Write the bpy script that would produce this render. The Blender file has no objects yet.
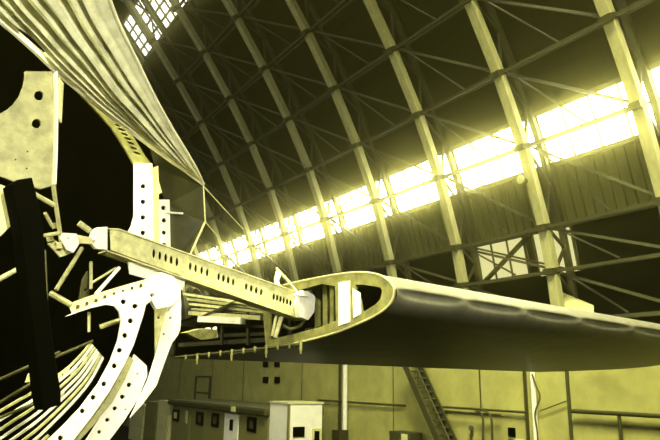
import bpy, bmesh, math, random
from mathutils import Vector as V, Matrix
random.seed(7)
scn = bpy.context.scene
COL = scn.collection
H = 4.3                                   # eye height above the hangar floor
F = 640.0
HZ, YAW, ROLL = 379.3, math.radians(32.55), math.radians(0.883)
PIT = math.atan((HZ - 220) / F)
EYE = V((0, 0, H))

# ------------------------------------------------------------------ camera
FWD = V((math.sin(YAW), math.cos(YAW), 0)); RGT = V((math.cos(YAW), -math.sin(YAW), 0)); UP = V((0, 0, 1))
VIEW = FWD * math.cos(PIT) + UP * math.sin(PIT)
UPC = UP * math.cos(PIT) - FWD * math.sin(PIT)
CX = RGT * math.cos(ROLL) + UPC * math.sin(ROLL)
CY = UPC * math.cos(ROLL) - RGT * math.sin(ROLL)
cam = bpy.data.cameras.new('camera')
cam.sensor_width = 36; cam.lens = 36 * F / 660; cam.clip_end = 400; cam.clip_start = 0.05
cob = bpy.data.objects.new('camera', cam); COL.objects.link(cob)
M = Matrix((CX, CY, -VIEW)).transposed().to_4x4(); M.translation = EYE
cob.matrix_world = M
scn.camera = cob

def ray(x, y):
    return VIEW + CX * ((x - 330) / F) - CY * ((y - 220) / F)
def at(x, y, d):
    r = ray(x, y); return EYE + r * (d / r.dot(FWD))
def hit(x, y, p0, n):
    r = ray(x, y); return EYE + r * ((p0 - EYE).dot(n) / r.dot(n))
def px(p):
    q = p - EYE; d = q.dot(VIEW)
    return (330 + F * q.dot(CX) / d, 220 - F * q.dot(CY) / d, d)

# ------------------------------------------------------------------ materials
def mat(name, col, rough=0.6, metal=0.0, var=0.25, scale=6.0, bump=0.0, spec=0.4, streak=None):
    m = bpy.data.materials.new(name); m.use_nodes = True
    nt = m.node_tree; b = nt.nodes['Principled BSDF']
    b.inputs['Roughness'].default_value = rough; b.inputs['Metallic'].default_value = metal
    b.inputs['Specular IOR Level'].default_value = spec
    tc = nt.nodes.new('ShaderNodeTexCoord'); mp = nt.nodes.new('ShaderNodeMapping')
    nt.links.new(tc.outputs['Object'], mp.inputs['Vector'])
    if streak: mp.inputs['Scale'].default_value = streak
    n = nt.nodes.new('ShaderNodeTexNoise'); n.inputs['Scale'].default_value = scale
    n.inputs['Detail'].default_value = 6; n.inputs['Roughness'].default_value = 0.65
    nt.links.new(mp.outputs['Vector'], n.inputs['Vector'])
    r = nt.nodes.new('ShaderNodeValToRGB')
    r.color_ramp.elements[0].position = 0.3; r.color_ramp.elements[1].position = 0.72
    lo = [c * (1 - var) for c in col]; hi = [min(1, c * (1 + var * 0.6)) for c in col]
    r.color_ramp.elements[0].color = (*lo, 1); r.color_ramp.elements[1].color = (*hi, 1)
    nt.links.new(n.outputs['Fac'], r.inputs['Fac'])
    nt.links.new(r.outputs['Color'], b.inputs['Base Color'])
    if bump:
        bp = nt.nodes.new('ShaderNodeBump'); bp.inputs['Strength'].default_value = bump
        bp.inputs['Distance'].default_value = 0.02
        nt.links.new(n.outputs['Fac'], bp.inputs['Height']); nt.links.new(bp.outputs['Normal'], b.inputs['Normal'])
    return m
def T(v, b=0.42): return (v, v * 0.965, v * b)
def emit(name, col, s):
    m = bpy.data.materials.new(name); m.use_nodes = True; nt = m.node_tree
    b = nt.nodes['Principled BSDF']; b.inputs['Base Color'].default_value = (0.05, 0.05, 0.03, 1)
    b.inputs['Emission Color'].default_value = (*col, 1); b.inputs['Emission Strength'].default_value = s
    return m
MT = dict(
    rib=mat('weathered_timber_rib', T(.42, .42), .7, 0, .3, 3, .2, streak=(2, 2, .5)),
    brace=mat('painted_steel_brace', T(.055, .3), .6, 0, .3, 4),
    joint=mat('dark_steel_plate', T(.07, .3), .5, .4, .3, 5),
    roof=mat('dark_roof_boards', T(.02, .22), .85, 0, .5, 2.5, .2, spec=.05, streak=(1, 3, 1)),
    roofdark=mat('near_black_boards', T(.006, .22), .9, 0, .5, 2.5, spec=.05),
    siding=mat('battened_siding', T(.1, .24), .8, 0, .35, 3, .2, streak=(1, 4, .4)),
    wall=mat('painted_concrete', T(.42, .29), .85, 0, .28, 1.3, .15, spec=.1),
    seam=mat('wall_seam', T(.12, .25), .8),
    floor=mat('low_bounce_floor', T(.003, .3), .9, 0, .4, .6, spec=.1),  # near-black so the unseen floor bounces no light onto the wing
    pipe=mat('dark_pipe', T(.06, .28), .5, .2),
    white=mat('white_paint', T(.9, .75), .45, 0, .12, 3),
    gold=mat('gold_primed_sheet', T(.36, .5), .5, .1, .45, 7, .15),
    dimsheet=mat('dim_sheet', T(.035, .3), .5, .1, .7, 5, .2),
    cream=mat('cream_panel', T(.62, .4), .7, 0, .15, 2),
    trailer=mat('olive_trailer_siding', T(.2, .25), .7, 0, .2, 2, streak=(1, 6, .2)),
    black=mat('black_rubbery', T(.0008, .4), .8, 0, .3, 4, spec=.01),
    alu=mat('bare_aluminium', T(.85, .9), .42, .15, .16, 9, .08),
    alud=mat('dull_aluminium', T(.6, .5), .5, .2, .4, 10, .12),
    skin=mat('crumpled_skin', T(.95, .62), .24, .4, .5, 5, .1),
    lip=mat('rolled_edge', T(.75, .7), .4, .3, .2, 8),
    wing=mat('wing_sheet', T(.13, .7), .42, 0, .3, 5, .1, spec=.08),
    wingin=mat('primed_structure', T(.2, .3), .6, .1, .6, 9, .3),
    interior=mat('interior_shade', T(.0006, .35), .9, 0, .4, 5, spec=.0),  # near-black colour painting the shade inside hull, beam and wing
    glass=emit('daylit_panes', (1, .97, .62), 18.0),
    glassfar=emit('dim_daylit_panes', (1, .97, .72), 3.0),
    cloud=emit('daylit_low_panes', (1, .93, .36), 0.85),
    lamp=emit('lamp_face', (1, .95, .5), 1.0),
)

# ------------------------------------------------------------------ mesh tools
class MB:
    def __init__(s): s.v = []; s.f = []
    def add(s, vs, fs):
        o = len(s.v); s.v += [V(p) for p in vs]; s.f += [[i + o for i in f] for f in fs]; return s
    def box(s, c, x, y, z):            # centre and three half-axis vectors
        c = V(c); P = [c + x * i + y * j + z * k for k in (-1, 1) for j in (-1, 1) for i in (-1, 1)]
        return s.add(P, [(0, 2, 3, 1), (4, 5, 7, 6), (0, 1, 5, 4), (2, 6, 7, 3), (0, 4, 6, 2), (1, 3, 7, 5)])
    def abox(s, x0, x1, y0, y1, z0, z1):
        return s.box(((x0 + x1) / 2, (y0 + y1) / 2, (z0 + z1) / 2), V((abs(x1 - x0) / 2, 0, 0)), V((0, abs(y1 - y0) / 2, 0)), V((0, 0, abs(z1 - z0) / 2)))
    def bar(s, a, b, w, h, hint=V((0, 0, 1))):
        a, b = V(a), V(b); d = (b - a); L = d.length; d = d / L
        x = d.cross(hint)
        if x.length < 1e-3: x = d.cross(V((1, 0, 0)))
        x.normalize(); y = x.cross(d)
        return s.box((a + b) / 2, x * w / 2, d * L / 2, y * h / 2)
    def tube(s, pts, r, n=8, caps=True):
        pts = [V(p) for p in pts]; rs = r if isinstance(r, (list, tuple)) else [r] * len(pts)
        rings = []; prev = None
        for i, p in enumerate(pts):
            d = (pts[min(i + 1, len(pts) - 1)] - pts[max(i - 1, 0)]).normalized()
            if prev is None:
                x = d.cross(V((0, 0, 1)))
                if x.length < 1e-3: x = d.cross(V((1, 0, 0)))
            else: x = prev - d * prev.dot(d)
            x.normalize(); prev = x; y = d.cross(x)
            rings.append([p + (x * math.cos(2 * math.pi * k / n) + y * math.sin(2 * math.pi * k / n)) * rs[i] for k in range(n)])
        vs = [q for r_ in rings for q in r_]; fs = []
        for i in range(len(pts) - 1):
            for k in range(n): fs.append((i * n + k, i * n + (k + 1) % n, (i + 1) * n + (k + 1) % n, (i + 1) * n + k))
        if caps: fs.append(tuple(range(n - 1, -1, -1))); fs.append(tuple((len(pts) - 1) * n + k for k in range(n)))
        return s.add(vs, fs)
    def grid(s, rows):
        n = len(rows[0]); vs = [p for r in rows for p in r]
        return s.add(vs, [(i * n + j, i * n + j + 1, (i + 1) * n + j + 1, (i + 1) * n + j) for i in range(len(rows) - 1) for j in range(n - 1)])
    def strip(s, poly, w, h, nrm):     # rectangular section swept along poly; h along nrm
        nrm = V(nrm).normalized(); rings = []
        for i, p in enumerate(poly):
            p = V(p); d = (V(poly[min(i + 1, len(poly) - 1)]) - V(poly[max(i - 1, 0)])).normalized()
            x = d.cross(nrm).normalized()
            rings.append([p - x * w / 2 - nrm * h / 2, p + x * w / 2 - nrm * h / 2, p + x * w / 2 + nrm * h / 2, p - x * w / 2 + nrm * h / 2])
        vs = [q for r_ in rings for q in r_]; fs = []
        for i in range(len(poly) - 1):
            for k in range(4): fs.append((i * 4 + k, i * 4 + (k + 1) % 4, (i + 1) * 4 + (k + 1) % 4, (i + 1) * 4 + k))
        e = (len(poly) - 1) * 4
        fs += [(3, 2, 1, 0), (e, e + 1, e + 2, e + 3)]
        return s.add(vs, fs)
    def mesh(s, name, m, smooth=False, solid=0, bevel=0):
        me = bpy.data.meshes.new(name); me.from_pydata([tuple(p) for p in s.v], [], s.f)
        bm = bmesh.new(); bm.from_mesh(me)
        bmesh.ops.recalc_face_normals(bm, faces=bm.faces)
        if solid:
            bmesh.ops.solidify(bm, geom=bm.faces[:], thickness=solid)
        if bevel:
            bmesh.ops.bevel(bm, geom=[e for e in bm.edges if len(e.link_faces) == 2 and e.calc_face_angle(0) > .6], offset=bevel, segments=2, affect='EDGES', profile=.5)
        bm.to_mesh(me); bm.free()
        me.materials.append(m)
        if smooth:
            for p in me.polygons: p.use_smooth = True
            me.set_sharp_from_angle(angle=math.radians(38))
        return me

def link(name, me, parent=None, loc=None):
    o = bpy.data.objects.new(name, me); COL.objects.link(o)
    if parent is not None: o.parent = parent
    if loc is not None: o.location = loc
    return o
def recentre(o):                       # origin of a one-mesh thing at the middle of its base
    me = o.data; xs = [v.co for v in me.vertices]
    c = V(((min(p.x for p in xs) + max(p.x for p in xs)) / 2, (min(p.y for p in xs) + max(p.y for p in xs)) / 2, min(p.z for p in xs)))
    me.transform(Matrix.Translation(-c)); o.location = c
    return o
def put(name, mb, m, parent=None, smooth=False, solid=0, bevel=0, label=None):
    """one mesh object; mb is in world space, a parent Empty may be anywhere (no rotation)."""
    me = mb.mesh(name, m, smooth, solid, bevel) if isinstance(mb, MB) else mb
    if parent is not None:
        org = V((0, 0, 0)); q = parent
        while q is not None: org = org + q.location; q = q.parent
        me.transform(Matrix.Translation(-org))
    o = link(name, me, parent)
    if label: o['label'] = label
    return o
def tag(o, label, cat, group=None):
    o['label'] = label; o['category'] = cat
    if group: o['group'] = group
    return o
def thing(name, label, cat, loc, group=None):
    o = bpy.data.objects.new(name, None); COL.objects.link(o); o.location = loc; o.empty_display_size = .3
    return tag(o, label, cat, group)
def solo(name, mb, m, label, cat, group=None, **k):
    return recentre(tag(put(name, mb, m, **k), label, cat, group))
def struct(name, mb, m, parent=None, **k):
    o = put(name, mb, m, parent, **k)
    if parent is None: o['kind'] = 'structure'
    return o

def smooth_poly(pts, n=6, closed=False):
    """Catmull-Rom through 2-D or 3-D points"""
    P = [V(p) for p in pts]; out = []
    N = len(P); rng = range(N if closed else N - 1)
    for i in rng:
        if closed: p0, p1, p2, p3 = P[i - 1], P[i], P[(i + 1) % N], P[(i + 2) % N]
        else: p0, p1, p2, p3 = P[max(i - 1, 0)], P[i], P[i + 1], P[min(i + 2, N - 1)]
        for k in range(n):
            t = k / n
            out.append(0.5 * ((2 * p1) + (p2 - p0) * t + (2 * p0 - 5 * p1 + 4 * p2 - p3) * t * t + (3 * p1 - p0 - 3 * p2 + p3) * t ** 3))
    if not closed: out.append(P[-1])
    return out

def plate_mesh(name, outline, holes, thick, p0, ex, ey, m, bevel=0.0):
    """sheet-metal plate with real holes. outline/holes: lists of (u,v) in the plane p0 + ex*u + ey*v"""
    cu = bpy.data.curves.new(name, 'CURVE'); cu.dimensions = '2D'; cu.fill_mode = 'BOTH'; cu.extrude = thick / 2
    cu.bevel_depth = bevel; cu.bevel_resolution = 0
    for loop in [outline] + holes:
        sp = cu.splines.new('POLY'); sp.points.add(len(loop) - 1); sp.use_cyclic_u = True
        for q, p in zip(sp.points, loop): q.co = (p[0], p[1], 0, 1)
    o = bpy.data.objects.new(name, cu); COL.objects.link(o)
    dg = bpy.context.evaluated_depsgraph_get()
    me = bpy.data.meshes.new_from_object(o.evaluated_get(dg))
    bpy.data.objects.remove(o); bpy.data.curves.remove(cu)
    ez = ex.cross(ey)
    Mx = Matrix((ex, ey, ez)).transposed().to_4x4(); Mx.translation = p0
    me.transform(Mx); me.materials.clear(); me.materials.append(m)
    for p in me.polygons: p.use_smooth = False
    return me

# ================================================================== THE HANGAR
Y0, S = 13.24, 4.034
def pX(z): return 17 + .058 * z - 3.191 * (z / 10) ** 2 + .306 * (z / 10) ** 3
def pD(z): return .058 - 2 * .03191 * z + 3 * .000306 * z * z
def prof(z, off=0.0):
    d = pD(z); L = math.hypot(1, d)
    return pX(z) + off / L, z - off * d / L + H
def pp(z, y, off=0.0, side=1):
    x, zz = prof(z, off); return V((x * side, y, zz))
def nrm(z):
    d = pD(z); L = math.hypot(1, d); return V((1 / L, 0, -d / L))
SK = 1.3
YA, YB = -10.0, 78.0
LW = 1.55                                # top of lower wall, above the eye
BAND = (6.7, 8.3); BAND2 = (18.7, 20.6)
LEV = [1.9, 3.45, 4.85, 7.43, 9.75, 12.06, 14.3, 16.5, 18.55, 20.7]

struct('floor', MB().abox(-30, 30, YA - 25, YB + 2, -.2, 0), MT['floor'])
struct('wall_right', MB().abox(17.0, 18.6, YA, YB, 0, H + LW), MT['wall'])
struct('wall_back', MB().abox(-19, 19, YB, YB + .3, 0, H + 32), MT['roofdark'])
struct('wall_left', MB().abox(-18.6, -17.0, YA, YB, 0, H + LW), MT['wall'])
def skin_strip(z0, z1, side, n):
    rows = []
    for i in range(n + 1):
        z = z0 + (z1 - z0) * i / n
        rows.append([pp(z, y, SK, side) for y in (YA, YB)])
    return MB().grid(rows)
def ridge(z, side, off=SK):
    p = pp(z, 0, off, side); return p
# roof pieces: between and above the window bands
zr = 28.3
ceil = MB()
for side in (1, -1):
    for (a, b, n) in ((BAND[1], BAND2[0], 10), (BAND2[1], zr, 8)):
        g = skin_strip(a, b, side, n); ceil.add(g.v, g.f)
g = MB().grid([[pp(zr, y, SK, 1) for y in (YA, YB)], [V((0, y, H + 29.8)) for y in (YA, YB)], [pp(zr, y, SK, -1) for y in (YA, YB)]])
ceil.add(g.v, g.f)
struct('ceiling', ceil, MT['roof'], solid=.06)
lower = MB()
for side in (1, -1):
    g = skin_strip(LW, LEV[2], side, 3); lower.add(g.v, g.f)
struct('wall_eaves', lower, MT['roofdark'], solid=.06)  # near-black colour paints the darkness of an open annex
sid = MB()
for side in (1, -1):
    g = skin_strip(LEV[2], BAND[0], side, 3); sid.add(g.v, g.f)
for i in range(int((YB - 2) / .36)):
    y = 2 + i * .36
    sid.bar(pp(LEV[2], y, SK - .06), pp(BAND[0], y, SK - .06), .09, .1, nrm(5.8))
struct('wall_siding', sid, MT['siding'])
trim = MB()
for z in (LEV[2], BAND[0], BAND[1], BAND2[0], BAND2[1]):
    trim.bar(pp(z, YA, SK - .1), pp(z, YB, SK - .1), .16, .22, nrm(z))
struct('trim_1', trim, MT['brace'])

# windows: one per bay and band
NB = 16
wn = 0
def window(z0, z1, ya, yb, cols, rows_, side, mm, fr=.05, inset=0):
    global wn
    wn += 1
    g = MB().grid([[pp(q, y, SK - inset, side) for y in (ya, yb)] for q in (z0, (z0 + z1) / 2, z1)])
    o = struct('window_%d' % wn, g, mm)
    if side > 0:
        fm = MB(); nn = nrm((z0 + z1) / 2)
        for i in range(cols + 1):
            y = ya + (yb - ya) * i / cols
            fm.bar(pp(z0, y, SK - .08 - inset), pp(z1, y, SK - .08 - inset), fr * (2.2 if i in (0, cols) else 1), .08, nn)
        for j in range(1, rows_):
            z = z0 + (z1 - z0) * (j / rows_) * .96
            fm.bar(pp(z, ya, SK - .08 - inset), pp(z, yb, SK - .08 - inset), .08, fr * 1.5)
        put('window_frame', fm, MT['brace'], o)
def ry(k): return Y0 + S * (k - 2)
for k in range(-4, NB):
    window(*BAND, ry(k), ry(k + 1), 4, 2, 1, MT['glass'], .04)
for k in range(-4, NB):
    window(*BAND2, ry(k), ry(k + 1), 5, 4, 1, MT['glassfar'], .11)
wl = [(-4, 1), (1, 6), (6, 11), (11, 16)]
for a, b in wl:
    window(*BAND, ry(a), ry(b), 6, 2, -1, MT['glassfar'])
    window(*BAND2, ry(a), ry(b), 6, 2, -1, MT['glassfar'])

# arched ribs
ORD = ['first', 'second', 'third', 'fourth', 'fifth', 'sixth', 'seventh', 'eighth', 'ninth', 'tenth', 'eleventh', 'twelfth', 'thirteenth', 'fourteenth', 'fifteenth', 'sixteenth']
zs_ = [LW + .1] + LEV[:] + [22.8, 24.8, 26.6, 28.2]
def rib_meshes():
    inner = MB(); inner.strip([pp(z, 0, .12) for z in zs_], .26, .34, V((0, 1, 0)))
    outer = MB(); outer.strip([pp(z, 0, 1.0) for z in zs_], .16, .2, V((0, 1, 0)))
    web = MB()
    for i in range(len(zs_) - 1):
        a, b = zs_[i], zs_[i + 1]; m_ = (a + b) / 2
        web.bar(pp(a, 0, .24), pp(m_, 0, .93), .07, .1, V((0, 1, 0)))
        web.bar(pp(m_, 0, .93), pp(b, 0, .24), .07, .1, V((0, 1, 0)))
    jp = []
    for z in LEV:
        jm = MB(); n_ = nrm(z); t = V((n_.z, 0, -n_.x))
        jm.box(pp(z, 0, .06), n_ * .2, V((0, .185, 0)), t * .1)
        jp.append(jm.mesh('joint_plate', MT['joint']))
    return inner.mesh('inner_chord', MT['rib'], bevel=.015), outer.mesh('outer_chord', MT['brace']), web.mesh('web_lattice', MT['brace']), jp
RI, RO, RW, RJ = rib_meshes()
for k in range(0, NB):
    if k == 0: lab = 'arched roof rib just outside the right border, bracing meeting it'
    elif k == 1: lab = 'large pale arched roof rib rising at the right border, in front of the brightest panes'
    elif k == 2: lab = 'pale arched roof rib with a round lamp on it, second from the right border'
    else: lab = 'pale arched roof rib crossing the window strip, %s from the right border' % ORD[k - 1]
    t = thing('arched_rib', lab, 'roof rib', V((0, ry(k), 0)), 'arched ribs of the hangar roof')
    for nm, me in (('inner_chord', RI), ('outer_chord', RO), ('web_lattice', RW)): link(nm, me, t)
    if k < 9:
        for me in RJ: link('joint_plate', me, t)

# bracing panels: one per bay and tier, spanning between two ribs
TIER = ['just above the wing', 'below the low bright opening', 'under the battened siding', 'crossing the window strip',
        'one tier above the windows', 'two tiers above the windows', 'three tiers above the windows', 'four tiers above the windows', 'five tiers above the windows', 'six tiers above the windows']
G = .2
for k in range(0, 12):
    for i in range(0, len(LEV)):
        z = LEV[i]; ya, yb = ry(k) + G, ry(k + 1) - G; ym = (ya + yb) / 2
        q = px(pp(z, ym, .1)); qa = px(pp(z, ya, .1))
        if not ((185 < q[0] < 690 or 0 < qa[0] < 660 and q[0] > 185) and -40 < q[1] < 345): continue
        bay = ('right of the first rib') if k == 0 else 'between %s and %s ribs from right' % (ORD[k - 1], ORD[k])
        t = thing('brace_frame', 'thin braced purlin %s, %s' % (TIER[i], bay), 'brace', pp(z, ym, .1), 'roof bracing between the arched ribs')
        n_ = nrm(z)
        put('purlin', MB().bar(pp(z, ya, .14), pp(z, yb, .14), .1, .13, n_), MT['brace'], t)
        put('purlin', MB().bar(pp(z, ya, .82), pp(z, yb, .82), .09, .1, n_), MT['brace'], t)
        if i + 1 < len(LEV):
            z2 = LEV[i + 1]; e = .1
            put('diagonal', MB().bar(pp(z + e, ya, .3), pp(z2 - e, yb, .3), .09, .09), MT['brace'], t)
            put('strut', MB().bar(pp(z + e, ym, .7), pp(z2 - e, yb, .45), .06, .06), MT['brace'], t)

# low bright opening with X in front, beside second rib
window(3.55, 4.75, 15.0, 17.3, 3, 1, 1, MT['cloud'], .03, .07)
window(3.4, 4.75, 13.0, 14.6, 1, 1, 1, MT['cloud'], .03, .07)
t = thing('cross_brace', 'dark X brace in front of the low bright opening', 'brace', pp(4.2, 16, SK - .4))
put('diagonal', MB().bar(pp(3.5, 17.0, .98), pp(4.75, 14.6, .98), .2, .07), MT['joint'], t)
put('diagonal', MB().bar(pp(4.7, 17.1, .98), pp(3.55, 13.5, .98), .2, .07), MT['joint'], t)
# lamp on second rib
lp = pp(6.45, ry(2) + .1, -.34)
t = thing('floodlight', 'small round floodlight fixed on a pale rib below the window strip', 'lamp', lp)
put('housing', MB().tube([lp + V((.25, 0, 0)), lp + V((.06, 0, 0)), lp], [.08, .16, .19], 16), MT['brace'], t, smooth=True)
put('lens', MB().tube([lp + V((.0, 0, 0)), lp + V((-.05, 0, -.01))], [.16, .12], 16), MT['rib'], t, smooth=True)
# pale sheet leaning on the ledge
def Wp(x, y, X): # pixel onto the plane X = const
    return hit(x, y, V((X, 0, 0)), V((1, 0, 0)))
a = [Wp(558, 291, 17.6), Wp(594, 306, 17.6), Wp(594, 316, 17.3), Wp(566, 316, 17.3)]
o = solo('leaning_sheet', MB().add(a, [(0, 1, 2, 3)]), MT['cream'], 'pale sheet of board leaning on the wall ledge just above the wing', 'board', solid=.04)

# ------------------------------------------------------------------ things on the lower wall
WX = 17.0
def seam(x, ya, yb, w=.04, off=.0, m='seam', r=None):
    a, b = Wp(x, ya, WX - off), Wp(x, yb, WX - off); b.x = a.x; b.y = a.y
    return a, b
j = 0
sm = MB()
for x in (182, 214, 245, 303, 393, 566):
    a, b = Wp(x, 345, WX), Wp(x, 440, WX); sm.abox(WX - .02, WX, a.y - .03, a.y + .03, .0, H + LW)
for z in (1.25,):
    sm.abox(WX - .02, WX, 4, YB, z, z + .05)
struct('trim_2', sm, MT['seam'])
def vpipe(name, x, y0, y1, r, m, label, cat, off=.12):
    a = Wp(x, y0, WX - off); z1 = a.z; z0 = Wp(x, y1, WX - off).z if y1 < 450 else 0.0
    return solo(name, MB().tube([V((a.x, a.y, z0)), V((a.x, a.y, z1))], r, 10), MT[m], label, cat, smooth=True)
def hpipe(name, x0, x1, y, r, m, label, cat, off=.12):
    a, b = Wp(x0, y, WX - off), Wp(x1, y, WX - off); b.z = a.z
    return solo(name, MB().tube([a, b], r, 10), MT[m], label, cat, smooth=True)
vpipe('downpipe', 345.5, 345, 429.8, .11, 'white', 'white vertical pipe on the wall left of the dark stair', 'pipe', .2)
solo('conduit', MB().abox(WX - .12, WX - .02, Wp(341, 400, WX).y - .05, Wp(341, 400, WX).y + .05, 0, H + 1.4), MT['pipe'], 'dark conduit hugging the left side of the white vertical pipe', 'conduit')
solo('pipe_base', MB().abox(WX - .5, WX - .02, Wp(345, 430, WX).y - .3, Wp(345, 430, WX).y + .3, 0, Wp(345, 430, WX).z), MT['pipe'], 'dark box at the foot of the white vertical pipe', 'box')
vpipe('post', 531, 350, 470, .085, 'white', 'pale vertical post on the wall with a slack cable beside it', 'post', .15)
solo('conduit', MB().abox(WX - .12, WX - .02, Wp(527.5, 400, WX).y - .035, Wp(527.5, 400, WX).y + .035, 0, H + 1.3), MT['pipe'], 'dark conduit hugging the left side of the pale post', 'conduit')
hpipe('wall_pipe', 318, 405, 400, .045, 'pipe', 'thin dark horizontal pipe from the white pipe to the stair', 'pipe')
hpipe('wall_pipe', 436, 526, 406.5, .04, 'pipe', 'upper of two thin dark horizontal pipes between stair and pale post', 'pipe')
hpipe('wall_pipe', 445, 500, 411, .03, 'pipe', 'lower of two thin dark horizontal pipes between stair and pale post', 'pipe', .25)
hpipe('wall_pipe', 572, 700, 411, .065, 'pipe', 'thick dark horizontal pipe along the wall at lower right', 'pipe', .2)
vpipe('wall_pipe', 619, 416, 470, .05, 'pipe', 'short dark vertical pipe hanging under the thick horizontal pipe', 'pipe', .2)
vpipe('conduit', 478.5, 350, 407, .022, 'pipe', 'thin vertical conduit dropping to the pipes right of the stair', 'conduit', .08)
vpipe('conduit', 565, 350, 470, .05, 'pipe', 'dark vertical conduit between pale post and thick horizontal pipe', 'conduit', .08)
def bend(px_pts, r, off, name, m, label, cat):
    pts = smooth_poly([Wp(x, y, WX - off) for x, y in px_pts], 6)
    return solo(name, MB().tube(pts, r, 8), MT[m], label, cat, smooth=True)
bend([(476, 411), (481, 413), (483, 419), (483, 430), (483, 460)], .04, .36, 'bent_pipe', 'pipe', 'left of two bent pipes turning down under the horizontal pipes', 'pipe')
bend([(480, 409), (487, 412), (491, 418), (492, 430), (492, 460)], .04, .36, 'bent_pipe', 'pipe', 'right of two bent pipes turning down under the horizontal pipes', 'pipe')
bend([(532, 374), (536, 386), (540, 397), (536, 409), (535, 416), (537, 430), (539, 455)], .025, .25, 'hanging_cable', 'pipe', 'slack black cable hanging beside the pale post', 'cable')
bend([(540, 411), (553, 406), (566, 401)], .018, .12, 'stay_wire', 'pipe', 'thin wire rising from the pale post to the dark conduit', 'wire')
a = Wp(513, 432, WX)
solo('junction_box', MB().abox(WX - .12, WX, a.y - .12, a.y + .12, a.z - .14, a.z + .14), MT['black'], 'small black junction box left of the pale post', 'box', bevel=.02)
a = Wp(520, 442, WX)
solo('notice_board', MB().abox(WX - .03, WX, a.y - .35, a.y + .35, a.z - .35, a.z + .1), MT['cream'], 'pale board on the wall under the black junction box', 'board')
# gauge on stalk
a = Wp(471, 428, WX - .12)
t = thing('gauge', 'small round gauge on a stalk right of the dark stair', 'gauge', V((a.x, a.y, 0)))
put('dial', MB().tube([a, a + V((-.06, -.06, 0))], .09, 14), MT['brace'], t, smooth=True)
put('stalk', MB().tube([V((a.x, a.y, 0)), a + V((0, 0, .02))], .03, 8), MT['pipe'], t)
# vents
for r_, yy in enumerate((364, 380)):
    for c_, xx in enumerate((266, 277.5)):
        a = Wp(xx, yy, WX)
        solo('wall_vent', MB().abox(WX - .06, WX, a.y - .28, a.y + .28, a.z - .17, a.z + .17), MT['black'],
             'small dark wall vent behind the wing stub, %s %s of four' % (('upper', 'lower')[r_], ('left', 'right')[c_]), 'vent', 'dark vents on the wall')
# tall frame marks left (a shut hangar-side door)
a, b = Wp(197, 380, WX), Wp(211, 380, WX)
dm = MB(); dm.abox(WX - .05, WX, b.y, a.y, 1.3, 4.3)
o = struct('door_1', dm, MT['wall'])
fm = MB()
for y in (a.y, b.y): fm.abox(WX - .12, WX, y - .06, y + .06, 1.3, 4.4)
for z in (2.3, 3.3, 4.35): fm.abox(WX - .1, WX, b.y, a.y, z - .04, z + .04)
put('door_frame', fm, MT['brace'], o)
# stair, parallel to the wall
sx0, sx1 = WX - 1.0, WX - .25
top, bot = Wp(399, 352, sx0), Wp(440, 445, sx0)
t = thing('stair', 'dark steel stair descending to the right along the wall', 'stair', V((sx0, bot.y, 0)))
dr = (bot - top)
end = top + dr * ((top.z - 0.0) / (top.z - bot.z))
for x in (sx0, sx1):
    put('stringer', MB().bar(V((x, top.y, top.z)), V((x, end.y, 0)), .06, .26), MT['pipe'], t)
n = 22
for i in range(1, n):
    f_ = i / n; y = top.y + (end.y - top.y) * f_; z = top.z * (1 - f_)
    put('tread', MB().abox(sx0 + .03, sx1 - .03, y - .13, y + .13, z - .03, z + .03), MT['brace'], t)
for x in (sx0,):
    hr = MB().tube([V((x, top.y, top.z + .9)), V((x, end.y, .9))], .025)
    for f_ in (0.05, .3, .55, .8): 
        p = V((x, top.y + (end.y - top.y) * f_, top.z * (1 - f_))); hr.tube([p, p + V((0, 0, .9))], .02)
    put('handrail', hr, MT['pipe'], t)
# cabinet under the stair
c0, c1 = Wp(388, 420, sx0), Wp(408, 420, sx0)
t = thing('cabinet', 'dark cabinet standing on the floor under the stair', 'cabinet', V((sx0 + .3, (c0.y + c1.y) / 2, 0)))
zt = Wp(398, 432, sx0).z
put('body', MB().abox(sx0 + .05, sx0 + .7, c1.y, c0.y, 0, zt), MT['joint'], t, bevel=.02)
put('door', MB().abox(sx0 + .02, sx0 + .05, c1.y + .1, c1.y + .45, .1, zt - .05), MT['cream'], t)
# low frame right of pale post
# ------------------------------------------------------------------ site huts
HX = 13.5
def hx(x, y): return hit(x, y, V((HX, 0, 0)), V((1, 0, 0)))
ya, yb = hx(268, 420).y, hx(172, 420).y
hut = thing('site_hut', 'long olive portable hut with small windows and a white door', 'hut', V((HX, (ya + yb) / 2, 0)))
zt = 2.72
put('body', MB().abox(HX, HX + 2.6, ya, yb, .25, zt), MT['trailer'], hut)
put('roof', MB().abox(HX - .25, HX + 2.8, ya - .1, yb + .3, zt, zt + .22), MT['joint'], hut, bevel=.03)
put('roof_sheet', MB().abox(HX - .2, HX + 2.8, ya - .1, yb + .3, zt + .22, zt + .3), MT['siding'], hut)
put('skirt', MB().abox(HX + .1, HX + 2.5, ya + .1, yb - .1, 0, .25), MT['black'], hut)
for xx, y0, y1, w in ((176.6, 409.5, 421, .55), (200.5, 412, 425, .5), (216, 413, 427, .45), (252.5, 417, 432, .45)):
    a, b = hx(xx, y0), hx(xx, y1)
    wf = put('window', MB().abox(HX - .05, HX, a.y - w, a.y + w, b.z, a.z), MT['black'], hut)
    put('pane', MB().abox(HX - .07, HX - .05, a.y - w * .45, a.y + w * .35, b.z + .15, a.z - .15), MT['cream'] if xx < 180 else MT['brace'], wf)
for xx, w in ((188, .5),):
    a, b = hx(xx, 409), hx(xx, 445)
    dd = put('door', MB().abox(HX - .04, HX, a.y - w, a.y + w, .3, a.z), MT['trailer'], hut)
    put('pane', MB().abox(HX - .06, HX - .04, a.y - .1, a.y + .18, a.z - .75, a.z - .1), MT['cream'], dd)
a = hx(232.5, 414); w = .78
dd = put('door', MB().abox(HX - .06, HX, a.y - w, a.y + w, .3, a.z), MT['white'], hut, label='white door')
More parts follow.
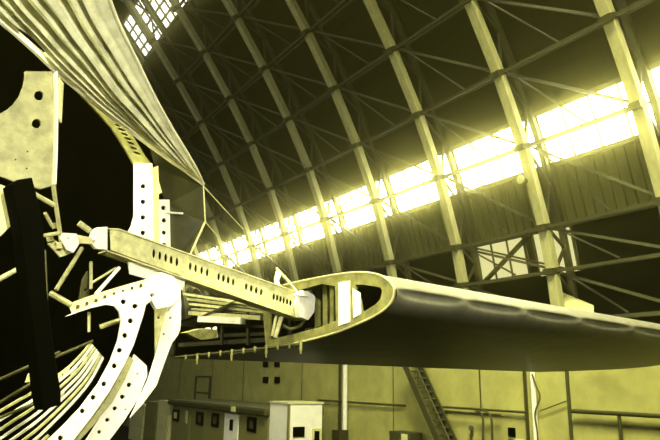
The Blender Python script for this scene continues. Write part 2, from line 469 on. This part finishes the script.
put('pane', MB().abox(HX - .08, HX - .06, a.y - .25, a.y + .12, a.z - .75, a.z - .25), MT['black'], dd)
a = hx(238.5, 409)
put('sign', MB().abox(HX - .3, HX - .26, a.y - .22, a.y + .22, a.z - .12, a.z + .12), MT['cream'], hut)
# white hut
y2, y1 = hx(268, 420).y, hx(288.5, 420).y
x2 = hit(322, 420, V((0, y1, 0)), V((0, 1, 0))).x
HZ2 = hx(288.5, 404).z
wh = thing('site_hut', 'small white portable hut with dark windows, standing at the end of the long hut', 'hut', V(((HX + x2) / 2, (y1 + y2) / 2, 0)))
put('body', MB().abox(HX, x2, y1, y2 - .15, .2, HZ2), MT['white'], wh)
put('roof', MB().abox(HX - .05, x2 + .05, y1 - .05, y2 - .12, HZ2, HZ2 + .07), MT['cream'], wh)
put('corner_post', MB().abox(HX - .04, HX + .05, y1 - .04, y1 + .05, .2, HZ2), MT['trailer'], wh)
put('skirt', MB().abox(HX + .1, x2 - .1, y1 + .1, y2 - .25, 0, .2), MT['black'], wh)
def wy(x, y): return hit(x, y, V((0, y1, 0)), V((0, 1, 0)))
a, b = wy(293, 427), wy(304, 436.5)
put('window', MB().abox(a.x, b.x, y1 - .05, y1, b.z, a.z), MT['black'], wh)
a, b = wy(314, 431), wy(318.5, 450)
d_ = put('door', MB().abox(a.x - .1, b.x + .1, y1 - .04, y1, .3, a.z + .1), MT['cream'], wh)
put('pane', MB().abox(a.x, b.x, y1 - .06, y1 - .04, b.z, a.z), MT['black'], d_)
# lockers and pale end of a further hut, left
def locker(x0, x1, yt, m, label, name='storage_cabinet', hinge=True, dx=0):
    a, b = hx(x0, yt), hx(x1, yt)
    t = thing(name, label, 'cabinet', V((HX + .5, (a.y + b.y) / 2, 0)))
    put('body', MB().abox(HX + dx, HX + 1.2, b.y, a.y, 0.1, (a.z + b.z) / 2), MT[m], t, bevel=.02)
    for q in (.33, .66):
        z = (a.z + b.z) / 2 * q + .1
        put('door_panel', MB().abox(HX + dx - .03, HX + dx, b.y + .15, a.y - .15, z - .55, z + .02), MT[m], t)
    put('base', MB().abox(HX + dx + .1, HX + 1.1, b.y + .1, a.y - .1, 0, .1), MT['black'], t)
    return t
locker(158.5, 170.5, 400.5, 'cream', 'tall pale cabinet against the left end of the long hut')
locker(146, 158, 401.5, 'trailer', 'dark olive cabinet left of the tall pale cabinet')
locker(131, 145, 404.5, 'cream', 'pale low cabinet beside the white curved frames')

# ================================================================== THE AIRCRAFT
A = (RGT * -.7071 + FWD * .7071)          # along the fuselage, away from the eye
SP = (RGT * .7071 + FWD * .7071)          # along the span, to the right
P0 = at(97, 240, 6.2)                     # left end of the beam
def pl(o): return P0 + A * o              # a point of the cross-section plane o metres behind the beam
def on(x, y, o): return hit(x, y, pl(o), A)
air = thing('airplane', 'dismantled silver airplane hull and wing with bare perforated frames', 'airplane', V((P0.x, P0.y, 0)))
def uv(p, o):
    q = p - pl(o); return (q.dot(SP), q.dot(UP))
def circ(x, y, rx, o, ry_=None, n=16, rot=0):
    ry_ = ry_ or rx; L = []
    for k in range(n):
        c, s = math.cos(2 * math.pi * k / n), math.sin(2 * math.pi * k / n)
        dx, dy = rx * c, ry_ * s
        L.append(uv(on(x + dx * math.cos(rot) - dy * math.sin(rot), y + dx * math.sin(rot) + dy * math.cos(rot), o), o))
    return L
def plate(name, pts, o, m='alu', holes=(), thick=.02, smooth=False, parent=None, label=None, bev=.003):
    loop = [uv(on(x, y, o), o) for x, y in pts]
    if smooth: loop = [(p.x, p.y) for p in smooth_poly([V((a_, b_)) for a_, b_ in loop], 5, True)]
    hs = [circ(h[0], h[1], h[2], o, h[3] if len(h) > 3 else None, rot=h[4] if len(h) > 4 else 0) for h in holes]
    me = plate_mesh(name, loop, hs, thick, pl(o), SP, UP, MT[m], bev)
    return put(name, me, None, parent or air, label=label)
def flange(name, pts, o0, o1, m='alu', parent=None, w=.012):
    """strip standing off a frame: pixel line in plane o0 swept along the hull axis to o1"""
    a = smooth_poly([on(x, y, o0) for x, y in pts], 4)
    rows = [[p + A * (o1 - o0) * t for p in a] for t in (0, 1)]
    return put(name, MB().grid(rows), MT[m], parent or air, solid=w)
def rod(name, x0, y0, o0, x1, y1, o1, r, m='alud', parent=None, n=8):
    return put(name, MB().tube([on(x0, y0, o0), on(x1, y1, o1)], r, n), MT[m], parent or air, smooth=True)

# --- skin over the hull shoulder
lipP = [(-70, -35), (-30, -2), (0, 24), (30, 50), (60, 77), (100, 109), (140, 139), (175, 164), (203, 185)]
rgtP = [(88, -70), (98, -35), (108, -6), (120, 25), (138, 62), (154, 95), (174, 131), (194, 164), (203.6, 184)]
lipW = smooth_poly([on(x, y, -.12) for x, y in lipP], 14)
nL = len(lipW)
rW = smooth_poly([on(x, y, -.12 - 1.25 * (1 - i / 8) ** .8) for i, (x, y) in enumerate(rgtP)], 14)
NU = 170
prof_u = [(0, 0), (.05, .03), (.10, -.02), (.15, .03), (.18, .05), (.21, -.14), (.235, .03), (.27, .05), (.305, -.18), (.335, .04), (.36, .06), (.39, -.24), (.43, -.20), (.455, .05), (.50, .07), (.53, -.17), (.56, .05),
          (.60, .08), (.64, .05), (.68, -.16), (.715, .05), (.76, .07), (.80, -.09), (.84, .06), (.9, .02), (1, 0)]
def pu(u):
    for (a, ha), (b, hb) in zip(prof_u, prof_u[1:]):
        if a <= u <= b:
            t = (u - a) / (b - a); t = t * t * (3 - 2 * t); return ha + (hb - ha) * t
    return 0
rows = []
for i in range(nL):
    v = i / (nL - 1); a, b = lipW[i], rW[i]
    row = []
    across = (b - a); along = (lipW[min(i + 1, nL - 1)] - lipW[max(i - 1, 0)])
    nn = across.cross(along).normalized() if across.length > 1e-4 else -A
    if nn.dot(EYE - a) < 0: nn = -nn
    for jx in range(NU + 1):
        u = jx / NU
        wig = .012 * math.sin(9 * v + 14 * u) + .006 * math.sin(31 * v + 5 * u)
        h = (pu(min(1, max(0, u + .012 * math.sin(7 * v)))) * 1.5 + wig * math.sin(math.pi * u)) * min(1, 1.4 * across.length)
        h -= .2 * math.exp(-((u - .10) / .055) ** 2) * (math.exp(-((v - .345) / .055) ** 4) + .7 * math.exp(-((v - .54) / .022) ** 4))
        bulge = .03 * math.sin(math.pi * u) * min(1, across.length)
        row.append(a + across * u + nn * (h + bulge))
    rows.append(row)
mb = MB(); n_ = NU + 1
def shade_oval(i, jx):  # faces left out so shaded dents near the lip read black
    u, v = (jx + .5) / NU, (i + .5) / (nL - 1)
    return ((u - .10) / .07) ** 2 + ((v - .345) / .062) ** 2 < 1 or ((u - .12) / .06) ** 2 + ((v - .535) / .022) ** 2 < 1
mb.add([p for r in rows for p in r], [(i * n_ + q, i * n_ + q + 1, (i + 1) * n_ + q + 1, (i + 1) * n_ + q) for i in range(nL - 1) for q in range(NU) if not shade_oval(i, q)])
skin = put('skin_panel', mb, MT['skin'], air, smooth=True)
put('rolled_edge', MB().tube([p - A * .06 * min(1, (nL - 1 - i) / 12) for i, p in enumerate(lipW)], [(.022 + .03 * min(1, i / nL * 1.2)) * min(1, .25 + (nL - 1 - i) / 20) for i in range(nL)], 8), MT['lip'], skin, smooth=True)
put('rolled_edge', MB().tube(rW, .016, 6), MT['lip'], skin, smooth=True)

# --- black sheet painting the shade inside the hull behind the frames
bk = [(-60, -20), (20, 30), (100, 95), (165, 150), (196, 178), (199, 222), (180, 268), (176, 330), (160, 368), (138, 405), (110, 440), (60, 480), (-80, 500)]
plate('hull_shade_sheet', bk, .95, 'interior', thick=.02)

# --- side panel with its bright folded edge
sp_ = [on(150, 148, .05), on(203, 185, -.12), on(205, 222, -.05), on(187, 262, .0), on(172, 262, .25), on(166, 205, .3)]
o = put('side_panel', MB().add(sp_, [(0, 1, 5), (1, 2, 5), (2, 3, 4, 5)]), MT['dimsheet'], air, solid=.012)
put('folded_edge', MB().tube([sp_[1], sp_[2], sp_[3]], .013, 6), MT['alud'], o)

# --- upright frames
plate('frame', [(0, 114), (7, 110), (13, 105), (19, 97), (23, 87), (24.5, 80), (25, 72), (52, 72), (53, 120), (51, 186), (40, 189), (12, 181), (-12, 172), (-12, 118)], -.55, 'gold',
      [(38.5, 96, 5), (36, 124, 5), (27, 152, 1.2), (26, 169, 1.2), (15, 160, 1.2)])
flange('frame_flange', [(54, 74), (54.5, 110), (54, 150), (52.5, 186)], -.55, -.63, 'alu')
plate('stiffener', [(59, 78), (63, 84), (61, 122), (57, 116)], -.3, 'alud')
plate('bracket', [(-5, 184), (3, 186), (10, 194), (14, 214), (12, 224), (0, 236), (-8, 238)], -.7, 'alud')
arc_o = [(70, 79), (95, 99), (120, 121), (134, 139), (145, 157), (152, 166)]
arc_i = [(134, 166), (124, 148), (111, 128), (92, 107), (72, 86)]
plate('slotted_web', arc_o + [(134, 166)] + arc_i[1:], .14, 'wingin', [(x, y, 4.2, 1.3, .35) for x, y in ((118, 126), (121, 130), (124, 134.5), (127, 139), (130, 143.5), (133, 148.5), (136.5, 153.5))])
fr = plate('frame', [(134, 164), (152, 164), (153, 200), (154, 245), (126, 236), (131, 227), (134, 216), (134, 190)], .12, 'alu',
      [(142.7, 186.7, 2.8), (142.7, 202, 2.8), (142.7, 217.6, 2.8), (142.7, 233, 2.8)])
flange('frame_flange', [(153.5, 168), (154, 200), (154.5, 246)], .12, .02, 'alud')
plate('frame', [(157, 200), (169, 200), (170, 254), (157, 250)], .2, 'alu', [(163, 208, 2.5), (163.6, 220.5, 2.5), (163.6, 232.7, 2.5), (163.6, 245, 2.5)])
plate('stiffener', [(153, 170), (160, 184), (163, 192), (154, 196)], .26, 'alud', [(156, 180, 1.5, .6), (157, 185, 1.5, .6), (158, 190, 1.5, .6)])
plate('frame', [(170, 212), (177, 212), (178, 258), (170, 255)], .3, 'alud', [(173, 226.7, 1.6), (173, 237, 1.6), (173, 247.6, 1.6)])
rod('pin', 165, 212, .18, 183, 213.5, .1, .012, 'alu'); rod('pin', 173, 236, .28, 188, 234.5, .15, .013, 'alu')

# --- lower curved frames
f1_in = [(72, 314), (90, 308), (105, 304.5), (114, 306), (119, 312), (121, 322), (118, 340), (110, 362), (98, 384), (80, 408), (62, 427), (44, 444), (30, 456)]
f1_out = [(54, 460), (71, 442), (90, 418), (109, 391), (123, 366), (133, 345), (143, 314), (149, 288)]
o1 = -.35
fr = plate('frame', f1_in + f1_out + [(120, 293)], o1, 'alu', [(123, 302, 3), (134.5, 306.5, 3), (130, 321, 3), (124.5, 335.6, 3), (119, 350.5, 3), (114, 366, 3), (103.6, 384, 3), (92.7, 397.5, 3), (82, 411, 3), (60, 438, 3), (74, 421, 1.0), (70, 425, .8)])
cap = smooth_poly([on(72, 313, o1), on(105, 300, o1), on(150, 286, o1)], 4)
cap2 = smooth_poly([on(68, 304, o1 + .12), on(100, 292.5, o1 + .12), on(150, 278, o1 + .12)], 4)
put('frame_cap', MB().grid([cap, cap2]), MT['alud'], fr, solid=.01)
for x, y in ((78, 306), (87, 303), (96, 300), (105, 296.5), (114, 293.5), (123, 291), (132, 288), (141, 285)):
    put('rivet', MB().tube([on(x, y, o1 + .05), on(x, y, o1)], .016, 6), MT['joint'], fr)
o2 = -.2
plate('frame', [(134, 355), (146, 366), (146.5, 376), (137, 399), (124, 420), (108, 441), (98, 455), (76, 455), (92, 431), (110, 403), (125, 381), (131, 366)], o2, 'alu',
      [(128.7, 385, 2.8), (122, 397, 2.8), (114.5, 408.5, 2.6), (107, 420, 2.5), (99, 432, 2.3), (137, 374, 1.5), (125, 409.6, 1.5)])
plate('frame_strip', [(128, 356), (133, 360), (124, 380), (112, 401), (92, 426), (74, 446), (70, 441), (95, 410), (112, 385)], o2 - .03, 'gold',
      [(127, 366, .9), (123, 373, .9), (119, 381, .9), (114, 389, .9), (109, 396, .9), (104, 403, .9), (99, 409, .9), (94, 415, .9), (89, 421, .9)])
o3 = -.05
plate('frame', [(168, 306), (173, 292), (179, 289), (180.5, 302), (179.5, 330), (172, 341), (164, 362), (156, 385), (142, 404), (131, 416), (139, 399), (148, 380), (155, 358), (162, 330)], o3, 'alu', [(163.5, 334, 1.6), (170, 318, 1.6)])
plate('stiffener', [(155, 304), (168, 304), (162, 330), (155.5, 356)], o3 + .08, 'alud', [(158, 318, 1.6)])
plate('knuckle', [(141, 289), (149, 277), (160, 273), (172, 277), (179, 287), (179, 296), (170, 306), (155, 309), (150, 300), (146, 304)], o3 - .1, 'alu', [(151, 295.5, 2.4)], thick=.05)
flange('frame_flange', [(179.5, 290), (181, 305), (180, 330), (173, 342)], o3, o3 + .12, 'alu')
plate('web_plate', [(128, 262), (150, 266), (185, 280), (182, 290), (150, 280), (130, 274)], .05, 'alu')

# --- belly stringers
for i in range(9):
    o = .6 - .08 * i
    s_ = [(-16, 421 + 9.5 * i), (12 + 1 * i, 404 + 8.2 * i), (38 + 1.5 * i, 389 + 6.6 * i), (70 + 2.6 * i, 366 + 3.6 * i), (91 + 2 * i, 343 + 2.4 * i)]
    if i > 6: s_ = s_[:3]
    pts = smooth_poly([on(x, y, o) for x, y in s_], 5)
    put('stringer', MB().strip(pts, .02, .022, (on(40, 400, o) - on(34, 391, o))), MT['alu'] if i in (1, 3, 4, 6, 8) else MT['alud'], air)
for (x, y, w) in ((29, 378, 3.4), (66, 373, 3), (74, 371, 3.2), (59, 379, 2.4), (61, 397, 3), (85, 361, 2.4), (96, 356, 2.4)):
    plate('clip', [(x - w, y + w * 1.2), (x - w * .2, y - w * 1.2), (x + w, y - w * 1.5), (x + w * .3, y + w)], .58, 'alud')
for q in ((0, 379, 60, 352), (54, 357, 93, 341), (0, 403, 40, 378), (0, 417, 40, 401)):
    rod('brace_tube', q[0] - 6, q[1] + 3, .35, q[2], q[3], .3, .014, 'joint')

# --- dark strut hanging in front
ob = -.9
plate('strut', [(8, 187), (14, 183), (27, 181), (33, 205), (38, 232), (41, 290), (47, 340), (55, 392), (55, 403), (40, 408), (37, 396), (31, 340), (24, 290), (17, 232)], ob, 'black', thick=.16, label='black tapered strut', bev=.01)
# --- bits around the beam root
plate('fitting', [(57, 233), (76, 234), (78.5, 244), (73, 252.5), (67, 250)], -.1, 'alu', [(67.5, 238.5, 1.1)])
plate('fitting', [(48, 244), (54, 240), (66, 250), (71, 253), (60, 257), (54, 250)], -.02, 'alud')
plate('link_arm', [(75, 235), (92, 238), (92, 244), (78, 243)], -.06, 'alud')
rod('lever', 79, 223, -.1, 90, 231, -.1, .03, 'alud')
rod('tube', 53, 184, -.4, 60, 233, -.15, .02, 'alud'); rod('tube', 29, 191, -.5, 54, 205, -.45, .022, 'alud')
rod('tube', 45, 213, -.3, 52, 226, -.2, .016, 'alud'); rod('tube', 40, 236, -.2, 60, 233, -.15, .018, 'alud')
rod('tube', 82, 248, -.05, 56, 290, -.2, .02, 'gold'); rod('tube', 50, 293, -.2, 71, 305, -.3, .026, 'gold')
rod('tube', 119, 268, 0, 96, 294, -.25, .018, 'alu'); rod('tube', 91, 262, -.05, 91, 289, -.15, .016, 'gold')
rod('tube', 90, 284, .1, 116, 268, .1, .012, 'alud'); rod('tube', -4, 281, -.8, 18, 269, -.8, .02, 'alud')
plate('gusset', [(82, 280), (87, 272), (89, 300), (79, 300)], .05, 'joint', [(85, 290, 1.6)])
rod('drop_pin', 89, 312, -.2, 89, 332, -.2, .014, 'alud'); rod('tube', 100, 327, .1, 121, 320, .0, .025, 'alud')
rod('tube', 45, 250, .0, 47, 300, .0, .012, 'joint')
for (x, y, r) in ((58, 246, 3), (50, 239, 2.4), (55, 226, 2.4), (62, 240, 2)):
    plate('fitting', [(x - r, y - r), (x + r * .6, y - r * 1.1), (x + r, y + r * .7), (x - r * .5, y + r)], -.05, 'alud', thick=.06)

# --- the perforated beam
slots = [(153.6, 253.8), (159.6, 255.8), (165.5, 257.8), (171, 260), (176.7, 262), (190, 266.6), (195.5, 268.6), (201.5, 270.8), (207, 272.8), (218.5, 277), (223.2, 278.8), (228, 280.5), (233, 282.4),
         (246, 287), (251, 288.8), (256, 290.6), (261, 292.4), (273.6, 297), (277, 298.2), (280.3, 299.5), (283.6, 300.7), (287, 302), (290.3, 303.2)]
plate('slot_shade_sheet', [(110, 230), (118, 231), (306, 297), (302, 318), (111, 249)], .2, 'interior')  # black sheet added so the slots read as dark
beam = plate('beam', [(110, 229), (118, 229.5), (306, 296), (302, 319), (111, 250)], 0, 'alud', [(x, y, 1.75 - .002 * (x - 150), 4.7 - .009 * (x - 150)) for x, y in slots], thick=.012, label='long perforated beam')
for pts in ([(107, 228.5), (118, 229), (210, 261.6), (307, 295.6)], [(106, 250.5), (204, 285), (303, 319.6)]):
    a_ = [on(x, y, 0) for x, y in pts]
    put('beam_flange', MB().grid([[p + A * -.03 for p in a_], [p + A * .16 for p in a_]]), MT['alud'], beam, solid=.012)
ep = plate('end_plate', [(92, 231), (96, 228), (106, 227.5), (106, 250), (95, 248.5), (89, 242)], -.02, 'alu', [], thick=.05)
rod('bolt', 94, 238.5, -.1, 94, 238.5, -.02, .02, 'alu', ep)
rv = MB()
for i in range(26):
    t_ = i / 25; x, y = 112 + 190 * t_, 231.8 + 66.5 * t_
    p = on(x, y, 0); rv.tube([p - A * .012, p], .008, 6)
    x, y = 112 + 188 * t_, 248 + 68.5 * t_; p = on(x, y, 0); rv.tube([p - A * .012, p], .008, 6)


# --- the wing
DW = 7.0
LE = at(395, 290, DW)
WD = (at(660, 331.5, 12.0) - LE); WD_l = WD.length; WD = WD / WD_l
def onw(x, y, d=0.0): return hit(x, y, LE + SP * d, SP)
up_c = [(172, 326), (196, 318), (230, 303), (262, 292), (297, 282.5), (333, 275.5), (360, 272.5), (378, 274.5), (388, 279.5), (394, 286)]
lo_c = [(395.2, 291), (392.5, 302), (381, 313), (360, 323.5), (333, 334), (300, 342.5), (267, 349), (230, 353), (196, 356), (172, 358)]
sec = smooth_poly([onw(x, y) for x, y in up_c + lo_c], 5)
# nose/LE index
NS = 44
span = 11.0
nose = min(range(len(sec)), key=lambda i: (sec[i] - LE).length)
rows = []
ribs_d = [.0, 1.29, 2.67, 4.26, 6.17, 8.4, 11.0]
for i in range(NS * 3 + 1):
    d = span * i / (NS * 3)
    rk = min(abs(d - r_) for r_ in ribs_d)
    # position in bay for sag between ribs
    for a_, b_ in zip(ribs_d, ribs_d[1:]):
        if a_ <= d <= b_: fr_ = (d - a_) / (b_ - a_)
    sag = math.sin(math.pi * fr_)
    row = []
    for jx, p in enumerate(sec):
        q = p + WD * d
        w = math.exp(-((jx - nose - 1) / 3.2) ** 2)
        dent = .055 * w * (sag ** .8) - .03 * math.exp(-(rk / .05) ** 2) * math.exp(-((jx - nose - 3) / 3.5) ** 2)
        q = q + A * dent
        row.append(q)
    rows.append(row)
wing = put('wing_skin', MB().grid(rows), MT['wing'], air, smooth=True)
# nose rib: rim plate with a cut-out, at the open end
def plate_w(name, pts, d, m, holes=(), thick=.02, parent=None, label=None):
    org = LE + SP * d
    ex = -A
    def uw(p): q = p - org; return (q.dot(ex), q.dot(UP))
    loop = [uw(onw(x, y, d)) for x, y in pts]
    hs = [[uw(onw(x, y, d)) for x, y in h] for h in holes]
    return put(name, plate_mesh(name, loop, hs, thick, org, ex, UP, MT[m], .002), None, parent or air, label=label)
rim_up = [(x, y) for x, y in up_c[3:]]
rim_lo = [(x, y) for x, y in lo_c[:-3]]
inn = [(267, 343), (300, 336), (330, 328), (338, 324), (338, 283), (300, 289), (266, 298)]
def S2(pts, n=5): return [(p.x, p.y) for p in smooth_poly([V(p) for p in pts], n)]
hole = [(356, 284.5), (366, 285), (381.5, 287.5), (383, 291), (381.5, 299), (376, 305), (368, 310), (363, 312.5), (361, 300), (357, 292)]
hole2 = [(270, 340), (300, 333), (322, 327), (337, 321), (336, 286), (322, 284), (300, 290), (272, 300)]
plate_w('nose_rib', S2(rim_up + rim_lo), -.01, 'wingin', [hole, hole2], .03)
put('rib_rim', MB().tube([p - SP * .02 for p in sec[10:-10]], .014, 6), MT['gold'], wing)
put('web_post', MB().bar(onw(344, 280, .06), onw(343, 326, .06), .05, .02, SP), MT['alu'], air)
a_, b_ = onw(341, 281, .02), onw(341, 326, .02)
plate_w('spar_web', [(339, 283), (350, 281), (350, 322), (339, 326)], -.03, 'alu', [], .02)
plate_w('spar_web', [(353, 289), (360, 293), (361, 314), (354, 318)], -.03, 'alu', [], .02)
plate_w('root_shade_sheet', [(176, 322), (196, 316), (230, 302), (262, 292.5), (297, 283), (338, 276), (338, 332), (300, 341), (262, 348), (230, 352), (176, 356)], .55, 'interior', [], .02)  # black sheet painting the shade behind the open root
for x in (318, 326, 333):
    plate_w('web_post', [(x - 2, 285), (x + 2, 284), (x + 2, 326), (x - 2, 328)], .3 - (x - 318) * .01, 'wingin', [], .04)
# black sheet painting shade inside the nose so the cut-out reads deep
plate_w('nose_shade_sheet', S2([(x - 1, y + 3) for x, y in up_c[5:]] + [(x - 2, y - 3) for x, y in lo_c[:5]]), .9, 'interior', [], .02)

# --- structure seen through the open root, aft of the beam
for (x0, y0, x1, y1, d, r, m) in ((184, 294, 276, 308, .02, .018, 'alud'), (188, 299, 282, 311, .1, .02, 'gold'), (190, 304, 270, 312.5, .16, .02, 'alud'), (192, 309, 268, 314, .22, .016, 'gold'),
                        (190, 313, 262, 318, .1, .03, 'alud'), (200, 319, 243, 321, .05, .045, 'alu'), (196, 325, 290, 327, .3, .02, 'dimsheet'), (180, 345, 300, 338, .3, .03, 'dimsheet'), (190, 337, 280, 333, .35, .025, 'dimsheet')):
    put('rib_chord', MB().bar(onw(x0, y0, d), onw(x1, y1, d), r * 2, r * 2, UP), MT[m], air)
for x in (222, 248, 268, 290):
    put('rib_post', MB().bar(onw(x, 312, .2), onw(x, 345, .2), .03, .05, UP), MT['dimsheet'], air)  # darker metal paints the shade inside the open root
for i in range(11):
    x = 186 + 11.5 * i; y = 357 - .12 * (x - 186)
    p = onw(x, y, -.04); L = (.05, .13)[i % 3 == 1]
    put('drain_pin', MB().tube([p + UP * .03, p - UP * L * .5, p - UP * L], [.02, .02, .01], 6), MT['wingin'], air)
put('lower_edge', MB().tube([onw(x, 357 - .1 * (x - 180), -.02) for x in (176, 220, 260, 300)], .022, 6), MT['dimsheet'], air)
# fitting where the beam meets the wing
plate('beam_fitting', [(298, 293), (309, 290), (313, 298), (312, 312), (306, 320), (298, 317), (296, 305)], -.06, 'alu', [], thick=.08)
plate('beam_fitting', [(294, 295), (301, 291), (308, 291), (307, 297)], -.1, 'alu', thick=.05)
rod('actuator', 276, 268, .1, 291, 284, .0, .018, 'alud'); rod('actuator_rod', 290, 283, .0, 302, 297, -.05, .01, 'alu')
plate('lug', [(277, 271), (281, 273), (278, 281), (280, 287), (276, 288), (275, 279)], .05, 'alu', thick=.03)
rod('hose', 252, 284, .1, 263, 292, .05, .018, 'alud'); 
rod('tube', 283, 311, .1, 275, 338, .1, .03, 'alud'); rod('tube', 277, 312, .12, 272, 336, .12, .02, 'alud')
put('hose', MB().tube(smooth_poly([on(305, 319, 0), on(300, 326, -.02), on(290, 329, 0), on(283, 325, .05)], 5), .02, 8), MT['pipe'], air, smooth=True)
put('hose', MB().tube(smooth_poly([on(312, 308, .1), on(322, 316, .1), on(318, 328, .1), on(306, 330, .1)], 5), .025, 8), MT['pipe'], air, smooth=True)
plate('fairing_cone', [(183, 333), (198, 329), (214, 330), (214, 338), (198, 340)], .45, 'wingin', thick=.12)
plate('clip', [(206, 328), (210, 328), (210, 337), (206, 337)], .42, 'alu'); plate('clip', [(213, 328), (216, 327), (217, 337), (214, 338)], .4, 'alu')
# bracing wires from the side panel
put('wire', MB().tube([on(203, 186, -.1), on(243, 229, .5)], .006, 5), MT['alud'], air)
put('wire', MB().tube([on(204.5, 221, -.05), on(226, 246, .4)], .006, 5), MT['alud'], air)

# ================================================================== LIGHT
def area(name, loc, target, sx, sy, power, col=(1, .95, .5), spread=180):
    l = bpy.data.lights.new(name, 'AREA'); l.shape = 'RECTANGLE'; l.size = sx; l.size_y = sy; l.energy = power; l.spread = math.radians(spread); l.color = col
    o = bpy.data.objects.new(name, l); COL.objects.link(o); o.location = loc
    o.rotation_euler = (V(target) - V(loc)).to_track_quat('-Z', 'Y').to_euler()
    return o
LC = (1, .95, .42)
area('overhead_fill', (5, 3, 26.5), (5, 8, 4), 12, 7, 27000, LC, 105)  # area lamp added under the closed roof to brighten the wing top
area('left_window_daylight', (-14.5, 2, 11.5), (17, 7, 3), 16, 2.2, 2000, LC, 100)
sl = bpy.data.lights.new('frame_fill_spot', 'SPOT'); sl.energy = 4200; sl.color = (1, .97, .62); sl.spot_size = math.radians(95); sl.spot_blend = .5; sl.shadow_soft_size = .25  # spot added to brighten the hull frames; no such lamp stands here
so = bpy.data.objects.new('frame_fill_spot', sl); COL.objects.link(so)
so.location = EYE + RGT * 1.2 - FWD * .8 + UP * 3.2
so.rotation_euler = (at(70, 190, 5.4) - so.location).to_track_quat('-Z', 'Y').to_euler()
w = bpy.data.worlds.new('world'); scn.world = w; w.use_nodes = True
w.node_tree.nodes['Background'].inputs['Color'].default_value = (1, .95, .4, 1)
w.node_tree.nodes['Background'].inputs['Strength'].default_value = 0.001
nt = w.node_tree                          # scattering air added to spread a halo around the windows
vs = nt.nodes.new('ShaderNodeVolumeScatter'); vs.inputs['Density'].default_value = .010; vs.inputs['Anisotropy'].default_value = .984
vs.inputs['Color'].default_value = (1, .93, .3, 1)
nt.links.new(vs.outputs['Volume'], nt.nodes['World Output'].inputs['Volume'])
scn.view_settings.view_transform = 'Standard'; scn.view_settings.look = 'None'
scn.view_settings.exposure = 0.0; scn.view_settings.gamma = 1.0
